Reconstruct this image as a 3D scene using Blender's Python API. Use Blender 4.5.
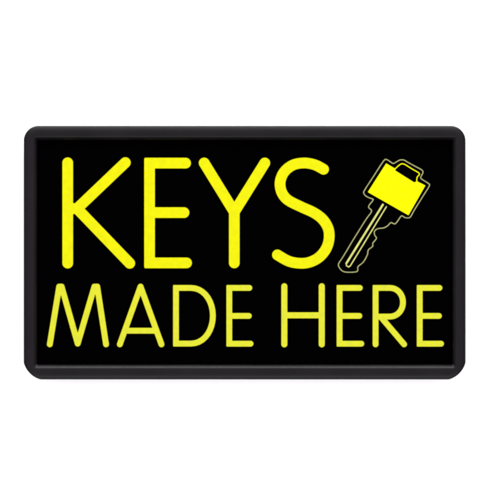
import bpy, bmesh, math
from mathutils import Vector
import numpy as np

S = bpy.context.scene
for o in list(bpy.data.objects):
    bpy.data.objects.remove(o)

# ------------------------------------------------------------------ units
U = 0.00125            # metres per photograph pixel at the front of the sign frame
D = 3.2                # camera distance from the front of the frame
CX, CY = 244.5, 250.0  # optical axis in photograph pixels

# ------------------------------------------------------------------ camera
cam_d = bpy.data.cameras.new('camera')
cam = bpy.data.objects.new('camera', cam_d)
S.collection.objects.link(cam)
cam.location = (0, -D, 0)
cam.rotation_euler = (math.radians(90), 0, 0)
cam_d.sensor_fit = 'VERTICAL'
cam_d.sensor_height = 24.0
cam_d.lens = 24.0 * D / (500 * U)
cam_d.clip_start = 0.05
cam_d.clip_end = 50
cam_d.dof.use_dof = True
cam_d.dof.focus_distance = D - 0.06
cam_d.dof.aperture_fstop = 1.7
S.camera = cam

# ------------------------------------------------------------------ world and lamps
W = bpy.data.worlds.new("World")
S.world = W
W.use_nodes = True
bg = W.node_tree.nodes['Background']
bg.inputs['Color'].default_value = (1, 0.945, 0.99, 1)
# soft white studio surround: brightest in front of and above the sign, dimmer at the sides and below
_n, _l = W.node_tree.nodes, W.node_tree.links
_tc = _n.new('ShaderNodeTexCoord'); _sp = _n.new('ShaderNodeSeparateXYZ')
_l.new(_tc.outputs['Generated'], _sp.inputs[0])
def _ramp(sock, f0, f1, t0, t1):
    r = _n.new('ShaderNodeMapRange')
    r.inputs['From Min'].default_value, r.inputs['From Max'].default_value = f0, f1
    r.inputs['To Min'].default_value, r.inputs['To Max'].default_value = t0, t1
    _l.new(sock, r.inputs['Value'])
    return r.outputs['Result']
_add = _n.new('ShaderNodeMath'); _add.operation = 'ADD'
_l.new(_ramp(_sp.outputs['Y'], 0.0, -1.0, 0.40, 1.55), _add.inputs[0])
_l.new(_ramp(_sp.outputs['Z'], -0.6, 0.9, -0.30, 0.5), _add.inputs[1])
_l.new(_add.outputs[0], bg.inputs['Strength'])

def lamp(name, loc, target, sx, sy, power, col=(1, 1, 1)):
    l = bpy.data.lights.new(name, 'AREA')
    l.shape = 'RECTANGLE'
    l.size, l.size_y, l.energy, l.color = sx, sy, power, col
    o = bpy.data.objects.new(name, l)
    S.collection.objects.link(o)
    o.location = loc
    d = Vector(target) - Vector(loc)
    o.rotation_euler = d.to_track_quat('-Z', 'Y').to_euler()

lamp('soft_box_above', (0, -0.55, 1.25), (0, 0.0, -0.05), 1.8, 0.5, 48)
lamp('soft_box_front_above', (0, -2.3, 1.7), (0, 0, 0.05), 2.4, 0.9, 36)
lamp('added_fill_front_below', (0, -2.0, -1.6), (0, 0, -0.15), 2.8, 0.9, 42)  # added fill light, lifts the sign's shadow on the wall below it

S.view_settings.view_transform = 'Standard'
S.view_settings.look = 'None'
S.view_settings.exposure = 0
S.view_settings.gamma = 1
S.cycles.max_bounces = 6

# ------------------------------------------------------------------ materials
def mat(name, base, rough=0.5, spec=0.5, emis=None, estr=0.0, emis2=None, bump=0.0, bscale=300, var=None, sheen=0):
    m = bpy.data.materials.new(name)
    m.use_nodes = True
    nt = m.node_tree
    b = nt.nodes['Principled BSDF']
    b.inputs['Base Color'].default_value = (*base, 1)
    b.inputs['Roughness'].default_value = rough
    b.inputs['Specular IOR Level'].default_value = spec
    tc = nt.nodes.new('ShaderNodeTexCoord')
    if emis:
        b.inputs['Emission Strength'].default_value = estr
        b.inputs['Emission Color'].default_value = (*emis, 1)
        if emis2:
            n = nt.nodes.new('ShaderNodeTexNoise')
            n.inputs['Scale'].default_value = 140
            n.inputs['Detail'].default_value = 3
            r = nt.nodes.new('ShaderNodeMapRange')
            r.inputs['From Min'].default_value = 0.35
            r.inputs['From Max'].default_value = 0.7
            mx = nt.nodes.new('ShaderNodeMix')
            mx.data_type = 'RGBA'
            mx.inputs['A'].default_value = (*emis, 1)
            mx.inputs['B'].default_value = (*emis2, 1)
            nt.links.new(tc.outputs['Object'], n.inputs['Vector'])
            nt.links.new(n.outputs['Fac'], r.inputs['Value'])
            nt.links.new(r.outputs['Result'], mx.inputs['Factor'])
            nt.links.new(mx.outputs['Result'], b.inputs['Emission Color'])
    if var:
        n = nt.nodes.new('ShaderNodeTexNoise')
        n.inputs['Scale'].default_value = 22
        n.inputs['Detail'].default_value = 6
        mx = nt.nodes.new('ShaderNodeMix')
        mx.data_type = 'RGBA'
        mx.inputs['A'].default_value = (*base, 1)
        mx.inputs['B'].default_value = (*var, 1)
        nt.links.new(tc.outputs['Object'], n.inputs['Vector'])
        nt.links.new(n.outputs['Fac'], mx.inputs['Factor'])
        nt.links.new(mx.outputs['Result'], b.inputs['Base Color'])
        r = nt.nodes.new('ShaderNodeMapRange')
        r.inputs['To Min'].default_value = rough - 0.06
        r.inputs['To Max'].default_value = rough + 0.08
        nt.links.new(n.outputs['Fac'], r.inputs['Value'])
        nt.links.new(r.outputs['Result'], b.inputs['Roughness'])
    if bump:
        n = nt.nodes.new('ShaderNodeTexNoise')
        n.inputs['Scale'].default_value = bscale
        n.inputs['Detail'].default_value = 4
        bp = nt.nodes.new('ShaderNodeBump')
        bp.inputs['Strength'].default_value = bump
        bp.inputs['Distance'].default_value = 0.0006
        nt.links.new(tc.outputs['Object'], n.inputs['Vector'])
        nt.links.new(n.outputs['Fac'], bp.inputs['Height'])
        nt.links.new(bp.outputs['Normal'], b.inputs['Normal'])
    return m

M_WALL = mat('white_backdrop', (0.9, 0.9, 0.9), 0.7, 0.2)
M_FRAME = mat('black_moulded_plastic', (0.0008, 0.0006, 0.0009), 0.32, 0.105, bump=0.25, bscale=520, var=(0.0045, 0.0038, 0.0046))
M_CASE = mat('black_sheet_case', (0.012, 0.012, 0.012), 0.55, 0.4, bump=0.2)
M_PANEL = mat('black_printed_face', (0.0002, 0.0002, 0.0003), 0.45, 0.0)
M_BIG = mat('backlit_yellow', (0.16, 0.155, 0.002), 0.5, 0.0, (0.54, 0.525, 0.002), 1.0, (0.44, 0.45, 0.005))
M_SMALL = mat('backlit_pale_yellow', (0.14, 0.14, 0.008), 0.5, 0.0, (0.50, 0.50, 0.018), 1.0, (0.40, 0.43, 0.034))
M_KEY = mat('backlit_bright_yellow', (0.2, 0.2, 0.001), 0.5, 0.0, (0.60, 0.60, 0.0), 1.0, (0.54, 0.55, 0.003))
M_LINE = mat('backlit_cream_line', (0.1, 0.1, 0.04), 0.5, 0.05, (0.27, 0.265, 0.12), 1.0, (0.14, 0.14, 0.07))
M_GROOVE = mat('backlit_lime_line', (0.12, 0.12, 0.04), 0.5, 0.05, (0.52, 0.53, 0.14), 1.0, (0.36, 0.38, 0.09))

# ------------------------------------------------------------------ helpers
def W3(px, py, depth=0.0):
    """photograph pixel -> point at 'depth' metres behind the frame front, at its true size there"""
    k = (D + depth) / D
    return Vector(((px - CX) * U * k, depth, -(py - CY) * U * k))

def finish(name, bm, m, parent=None, smooth=None, origin=None):
    me = bpy.data.meshes.new(name)
    bmesh.ops.recalc_face_normals(bm, faces=bm.faces)
    if smooth is not None:
        for f in bm.faces:
            f.smooth = True
        for e in bm.edges:
            if len(e.link_faces) == 2 and e.calc_face_angle() > smooth:
                e.smooth = False
    bm.to_mesh(me)
    bm.free()
    me.materials.append(m)
    o = bpy.data.objects.new(name, me)
    S.collection.objects.link(o)
    if parent:
        o.parent = parent
        o.matrix_parent_inverse = parent.matrix_world.inverted()
    return o

def seg_d(X, Y, a, b):
    ax, ay = a; bx, by = b
    dx, dy = bx - ax, by - ay
    t = np.clip(((X - ax) * dx + (Y - ay) * dy) / max(dx * dx + dy * dy, 1e-9), 0, 1)
    return np.hypot(X - ax - t * dx, Y - ay - t * dy)

def poly_sd(X, Y, P):
    d = np.full(X.shape, 1e9); inside = np.zeros(X.shape, bool)
    n = len(P)
    for i in range(n):
        a, b = P[i], P[(i + 1) % n]
        d = np.minimum(d, seg_d(X, Y, a, b))
        c = (a[1] > Y) != (b[1] > Y)
        if a[1] != b[1]:
            xi = a[0] + (Y - a[1]) * (b[0] - a[0]) / (b[1] - a[1])
            inside ^= c & (X < xi)
    return np.where(inside, -d, d)

def contour_mesh(name, m, parent, fn, box, step, z0, thick):
    """region fn<0 turned into a raised flat plate with clean smooth outlines"""
    x0, y0, x1, y1 = box
    nx, ny = int((x1 - x0) / step) + 2, int((y1 - y0) / step) + 2
    xs = x0 + 0.013 + np.arange(nx) * step
    ys = y0 + 0.017 + np.arange(ny) * step
    X, Y = np.meshgrid(xs, ys)
    F = fn(X, Y)
    F = np.where(np.abs(F) < 1e-4, 1e-4, F)
    bm = bmesh.new()
    cache = {}
    def gv(i, j):
        k = ('g', i, j)
        if k not in cache:
            cache[k] = bm.verts.new(W3(xs[i], ys[j], z0))
        return cache[k]
    def ev(i, j, i2, j2):
        k = tuple(sorted([(i, j), (i2, j2)]))
        if k not in cache:
            (a, b), (c, d) = k
            fa, fc = F[b, a], F[d, c]
            t = min(max(fa / (fa - fc), 0.02), 0.98)
            cache[k] = bm.verts.new(W3(xs[a] + (xs[c] - xs[a]) * t, ys[b] + (ys[d] - ys[b]) * t, z0))
        return cache[k]
    neg = F < 0
    for j in range(ny - 1):
        row = neg[j] | neg[j + 1]
        for i in np.nonzero(row[:-1] | row[1:])[0]:
            c = [(i, j), (i + 1, j), (i + 1, j + 1), (i, j + 1)]
            s = [neg[q, p] for p, q in c]
            if not any(s):
                continue
            poly = []
            for k in range(4):
                p, q = c[k], c[(k + 1) % 4]
                if s[k]:
                    poly.append(gv(*p))
                if s[k] != s[(k + 1) % 4]:
                    poly.append(ev(*p, *q))
            if len(poly) >= 3:
                try:
                    bm.faces.new(poly)
                except ValueError:
                    pass
    bmesh.ops.dissolve_limit(bm, angle_limit=math.radians(0.6), verts=bm.verts, edges=bm.edges)
    bmesh.ops.recalc_face_normals(bm, faces=bm.faces)
    if bm.faces and sum(f.normal.y * f.calc_area() for f in bm.faces) > 0:
        bmesh.ops.reverse_faces(bm, faces=bm.faces)
    ex = bmesh.ops.extrude_face_region(bm, geom=list(bm.faces))
    vs = [g for g in ex['geom'] if isinstance(g, bmesh.types.BMVert)]
    bmesh.ops.translate(bm, vec=(0, -thick, 0), verts=vs)
    return finish(name, bm, m, parent)

def strokes_fn(lines, r, square=()):
    def fn(X, Y):
        d = np.full(X.shape, 1e9)
        for L in lines:
            for a, b in zip(L[:-1], L[1:]):
                d = np.minimum(d, seg_d(X, Y, a, b) - r)
        for (x, y) in square:      # corners that the printer cut almost square
            k = 0.75 * r
            q = np.hypot(np.maximum(np.abs(X - x) - k, 0), np.maximum(np.abs(Y - y) - k, 0)) - (r - k)
            d = np.minimum(d, q)
        return d
    return fn

def bounds(lines, r):
    P = [p for L in lines for p in L]
    return (min(p[0] for p in P) - r - 1, min(p[1] for p in P) - r - 1,
            max(p[0] for p in P) + r + 1, max(p[1] for p in P) + r + 1)

def catmull(P, n=10, closed=False):
    out = []
    N = len(P)
    for i in range(N if closed else N - 1):
        g = (lambda k: P[k % N]) if closed else (lambda k: P[min(max(k, 0), N - 1)])
        p0, p1, p2, p3 = g(i - 1), g(i), g(i + 1), g(i + 2)
        for k in range(n):
            t = k / n
            out.append(tuple(0.5 * (2 * p1[c] + (p2[c] - p0[c]) * t + (2 * p0[c] - 5 * p1[c] + 4 * p2[c] - p3[c]) * t * t
                             + (3 * p1[c] - p0[c] - 3 * p2[c] + p3[c]) * t ** 3) for c in (0, 1)))
    out.append(P[0] if closed else P[-1])
    return out

# ------------------------------------------------------------------ backdrop
bm = bmesh.new()
Z_WALL = 0.034
bmesh.ops.create_grid(bm, x_segments=1, y_segments=1, size=3.0)
for v in bm.verts:
    v.co = Vector((v.co.x, Z_WALL, v.co.y))
bmesh.ops.reverse_faces(bm, faces=bm.faces)
wall = finish('backdrop', bm, M_WALL)
wall['kind'] = 'structure'
wall['label'] = 'plain bright white backdrop behind the black sign'

# ------------------------------------------------------------------ the sign
X0, X1, Y0, Y1 = 23.4, 465.9, 125.5, 379.7
root = bpy.data.objects.new('light_box_sign', None)
S.collection.objects.link(root)
root.location = (0, Z_WALL, W3(0, Y1)[2])
root.empty_display_size = 0.05
root['label'] = 'black framed light box sign reading KEYS MADE HERE in glowing yellow letters'
root['category'] = 'sign'
bpy.context.view_layer.update()

def loop_pts(ins, r_top, r_bot, n=14):
    """rounded rectangle, inset 'ins' photograph pixels from the outline of the frame"""
    ax, bx, ay, by = X0 + ins[0], X1 - ins[1], Y0 + ins[2], Y1 - ins[3]
    P = []
    for (cx, cy, a0, r, ch) in ((ax + r_top, ay + r_top, 180, r_top, 0.0), (bx - r_top, ay + r_top, 270, r_top, 0.0),
                                (bx - r_bot, by - r_bot, 0, r_bot, 0.35), (ax + r_bot, by - r_bot, 90, r_bot, 0.35)):
        A = math.radians(a0); B = math.radians(a0 + 90)
        for k in range(n + 1):
            t = k / n
            a = A + (B - A) * t
            x, y = math.cos(a), math.sin(a)
            lx = math.cos(A) * (1 - t) + math.cos(B) * t
            ly = math.sin(A) * (1 - t) + math.sin(B) * t
            P.append((cx + r * (x * (1 - ch) + lx * ch), cy + r * (y * (1 - ch) + ly * ch)))
    return P

def loft(name, m, parent, loops, cap_first=False, cap_last=False, smooth=math.radians(40)):
    bm = bmesh.new()
    rings = [[bm.verts.new(W3(x, y, 0) + Vector((0, d, 0))) for x, y in P] for P, d in loops]
    for A, B in zip(rings[:-1], rings[1:]):
        n = len(A)
        for i in range(n):
            bm.faces.new((A[i], A[(i + 1) % n], B[(i + 1) % n], B[i]))
    if cap_first: bm.faces.new(rings[0])
    if cap_last: bm.faces.new(rings[-1])
    return finish(name, bm, m, parent, smooth)

PD = 0.0085    # depth of the printed face behind the front of the frame
def I(v):      # the four rails differ a little in width (left, right, top, bottom)
    t = max(0.0, min(1.0, (v - 4) / 11))
    return (v - 1.8 * t, v - 2.2 * t, v - 0.8 * t, v - 0.2 * t)
prof = [   # inset (px), corner radii, depth (m)
    (5.0, 10.5, 12.0, 0.0200), (0.6, 14.4, 16.5, 0.0200), (0.0, 15, 17, 0.0192), (0.0, 15, 17, 0.0045), (0.12, 14.9, 16.8, 0.0032),
    (0.4, 14.6, 16.4, 0.0022), (0.9, 14.1, 15.8, 0.0014), (2.0, 13.0, 14.5, 0.0008), (4.0, 11.2, 12.0, 0.0003), (6.5, 8.7, 9.0, 0.0),
    (9.0, 6.3, 6.4, 0.0001), (11.2, 4.0, 4.0, 0.0003), (12.0, 2.8, 2.8, 0.0006), (12.35, 2.4, 2.4, 0.0009),
    (14.9, 1.2, 1.2, 0.0032), (15.1, 1.0, 1.0, 0.0040), (15.1, 1.0, 1.0, PD + 0.002)]
loft('frame', M_FRAME, root, [(loop_pts(I(i), rt, rb), d) for i, rt, rb, d in prof])
loft('case', M_CASE, root, [(loop_pts(I(5.2), 9, 9), 0.0098), (loop_pts(I(5.2), 9, 9), Z_WALL - 0.0012), (loop_pts(I(6.5), 8, 8), Z_WALL)],
     cap_last=True)

# printed face: thin black plate, its edges held behind the lip of the frame
bm = bmesh.new()
a, b = W3(X0 + 8, Y0 + 8), W3(X1 - 8, Y1 - 8)
r = bmesh.ops.create_cube(bm, size=1)
for v in r['verts']:
    v.co = Vector(((a.x + b.x) / 2 + v.co.x * abs(b.x - a.x), PD + 0.0005 + v.co.y * 0.001, (a.z + b.z) / 2 + v.co.z * abs(a.z - b.z)))
face = finish('printed_face', bm, M_PANEL, root)

LT = 0.0005    # the lettering is a film 0.5 mm thick on the face
def letter(ch, big, lines, r, square=()):
    o = contour_mesh('letter', M_BIG if big else M_SMALL, face, strokes_fn(lines, r, square), bounds(lines, r),
                     0.5 if big else 0.4, PD, LT)
    o['label'] = f"{'large bright' if big else 'small pale'} yellow letter {ch}"
    return o

R = 5.3
K = (67.8, 157.3 + R, 268.6 - R)
letter('K', True, [[(67.8, 162.8), (67.8, 263.1)], [(125.4, 162.6), (77.2, 208.6), (129.8, 263.3)], [(77.2, 208.6), (73, 208.6)]], R)
letter('E', True, [[(185.6, 163.1), (149.6, 163.1), (149.6, 262.9), (186.6, 262.9)], [(149.6, 212.6), (184.0, 212.6)]], R,
       [(149.6, 163.1), (149.6, 262.9)])
letter('Y', True, [[(204.2, 163), (234.3, 212), (234.3, 262.9)], [(264.8, 163), (234.3, 212)]], R)
letter('S', True, [catmull([(323.5, 169.3), (315, 164.9), (304.3, 163.0), (293, 165), (284.3, 171.8), (280.2, 181.5), (281.4, 191.5),
                            (287.6, 199.8), (301, 206.8), (314, 212.8), (323, 219.8), (328.3, 229), (329, 239), (326.2, 248.4),
                            (319.8, 256.6), (311, 261.7), (301, 263.3), (289, 261.3), (277.4, 254.9)], 6)], R)
r = 2.86
T, B, MID = 286.6, 344.3, 315.9
letter('M', False, [[(49.9, B), (59.3, 286.6), (61.7, 286.6), (77.8, 343.6), (94.5, 286.6), (97.3, 286.6), (106.1, B)]], r)
letter('A', False, [[(119.9, B), (140.6, T), (161.5, B)], [(125.5, 330.7), (156, 330.7)]], r)
def bowl(x0, x1, ya, yb, n=18, p=0.93):
    out = []
    for k in range(n + 1):
        a = math.pi * (k / n) - math.pi / 2
        out.append((x0 + (x1 - x0) * abs(math.cos(a)) ** p, (ya + yb) / 2 + (yb - ya) / 2 * math.sin(a)))
    return out
letter('D', False, [[(176.0, 287.9), (190.5, 287.9)] + bowl(190.5, 212.9, 287.9, 343.6) + [(176.0, 343.6), (176.0, 287.9)]], r,
       [(176.0, 287.9), (176.0, 343.6)])
def letter_e(x, xt, xm, xb):
    letter('E', False, [[(xt - r, 287.9), (x, 287.9), (x, 343.7), (xb - r, 343.7)], [(x, MID), (xm - r, MID)]], r,
           [(x, 287.9), (x, 343.7)])
letter_e(229.3, 252.2, 251.7, 253.4)
letter('H', False, [[(284.3, T - .3), (284.3, B)], [(321.7, T - .3), (321.7, B)], [(284.3, 315.3), (321.7, 315.3)]], r + 0.12)
letter_e(339.5, 362.6, 362.1, 364.1)
letter('R', False, [[(375.5, B), (375.5, 287.9), (389.5, 287.9)] + bowl(389.5, 402.9, 287.9, 316.6) + [(375.5, 316.6)],
                    [(380.5, 316.6), (404.0, B)]], r, [(375.5, 287.9)])
letter_e(419.6, 442.2, 441.7, 443.8)

# key picture: filled bow, cream outline, groove lines
bowP = [(386.2, 163.7), (395.3, 169.1), (394.7, 170.6), (413.8, 182.6), (417.2, 181.7), (424.9, 185.6), (408.3, 214.9), (368.1, 192.0)]
def bow_fn(X, Y):
    d = poly_sd(X, Y, bowP) - 0.25
    bridge = catmull([(395.0, 168.9), (398.2, 165.9), (401.2, 163.9), (404.4, 164.3), (409, 167.1), (414, 170.1), (418.4, 172.7), (419.2, 174.6),
                      (417.0, 177.4), (416.6, 182.6)], 4)
    for a, b in zip(bridge[:-1], bridge[1:]):
        d = np.minimum(d, seg_d(X, Y, a, b) - 0.48)
    return d
bow = contour_mesh('key_bow', M_KEY, face, bow_fn, (364, 158, 430, 219), 0.3, PD, LT)
bow['label'] = 'solid bright yellow head of the drawn key'
outl = [(383.7, 160.7), (387, 159.8), (390, 161.6), (393.3, 163.5), (397, 161.5), (400.2, 159.9), (403.9, 160.1), (407.2, 162), (413.7, 165.6),
        (421.7, 170.0), (422.8, 172.6), (421.2, 176.0), (421.0, 178.7), (428.3, 183.4), (429.1, 186.1), (423.5, 195.2), (414.4, 209.8),
        (411.4, 215.2), (409.3, 217.7), (405, 217.6), (401.5, 215.8), (398.6, 219.5), (395, 223.9), (390.8, 222.6), (387.8, 225.6), (383.6, 227.9),
        (377.5, 228.7), (374.3, 231.5), (374.7, 235.4), (376.4, 238.3), (372.7, 243.2), (372.7, 246.2), (368.9, 249.2), (367.8, 251.4), (367.4, 254.5),
        (363.4, 261.9), (357.9, 266.6), (357.8, 269.8), (355.6, 271.9), (344.3, 271.9), (339.4, 267.8), (338.5, 263.8), (342.2, 258.0), (347.2, 249.8),
        (352.5, 240.8), (359.4, 229.8), (366.4, 218.7), (371.6, 211.2), (368.6, 207.6), (369.5, 204.6), (373.2, 199.6), (369.3, 197.9), (365.5, 195.8),
        (363.7, 193.1), (364.6, 190.0), (374.0, 175.5)]
oc = catmull(outl, 3, closed=True)
ol = contour_mesh('key_outline', M_LINE, face, strokes_fn([oc], 0.47), bounds([oc], 1), 0.27, PD, LT)
ol['label'] = 'thin cream outline with notched blade edge around the drawn key'
g = [(382.8, 204.6), (346.3, 263.4)]
g2 = [(386.3, 206.7), (350.2, 265.9), (348.6, 267.0), (346.3, 265.6), (346.3, 263.4)]
gf = lambda X, Y: np.minimum(strokes_fn([g], 0.95)(X, Y), strokes_fn([g2], 0.55)(X, Y))
gr = contour_mesh('key_groove', M_GROOVE, face, gf, (343, 201, 390, 270), 0.27, PD, LT)
gr['label'] = 'pale lime double line down the blade of the drawn key'
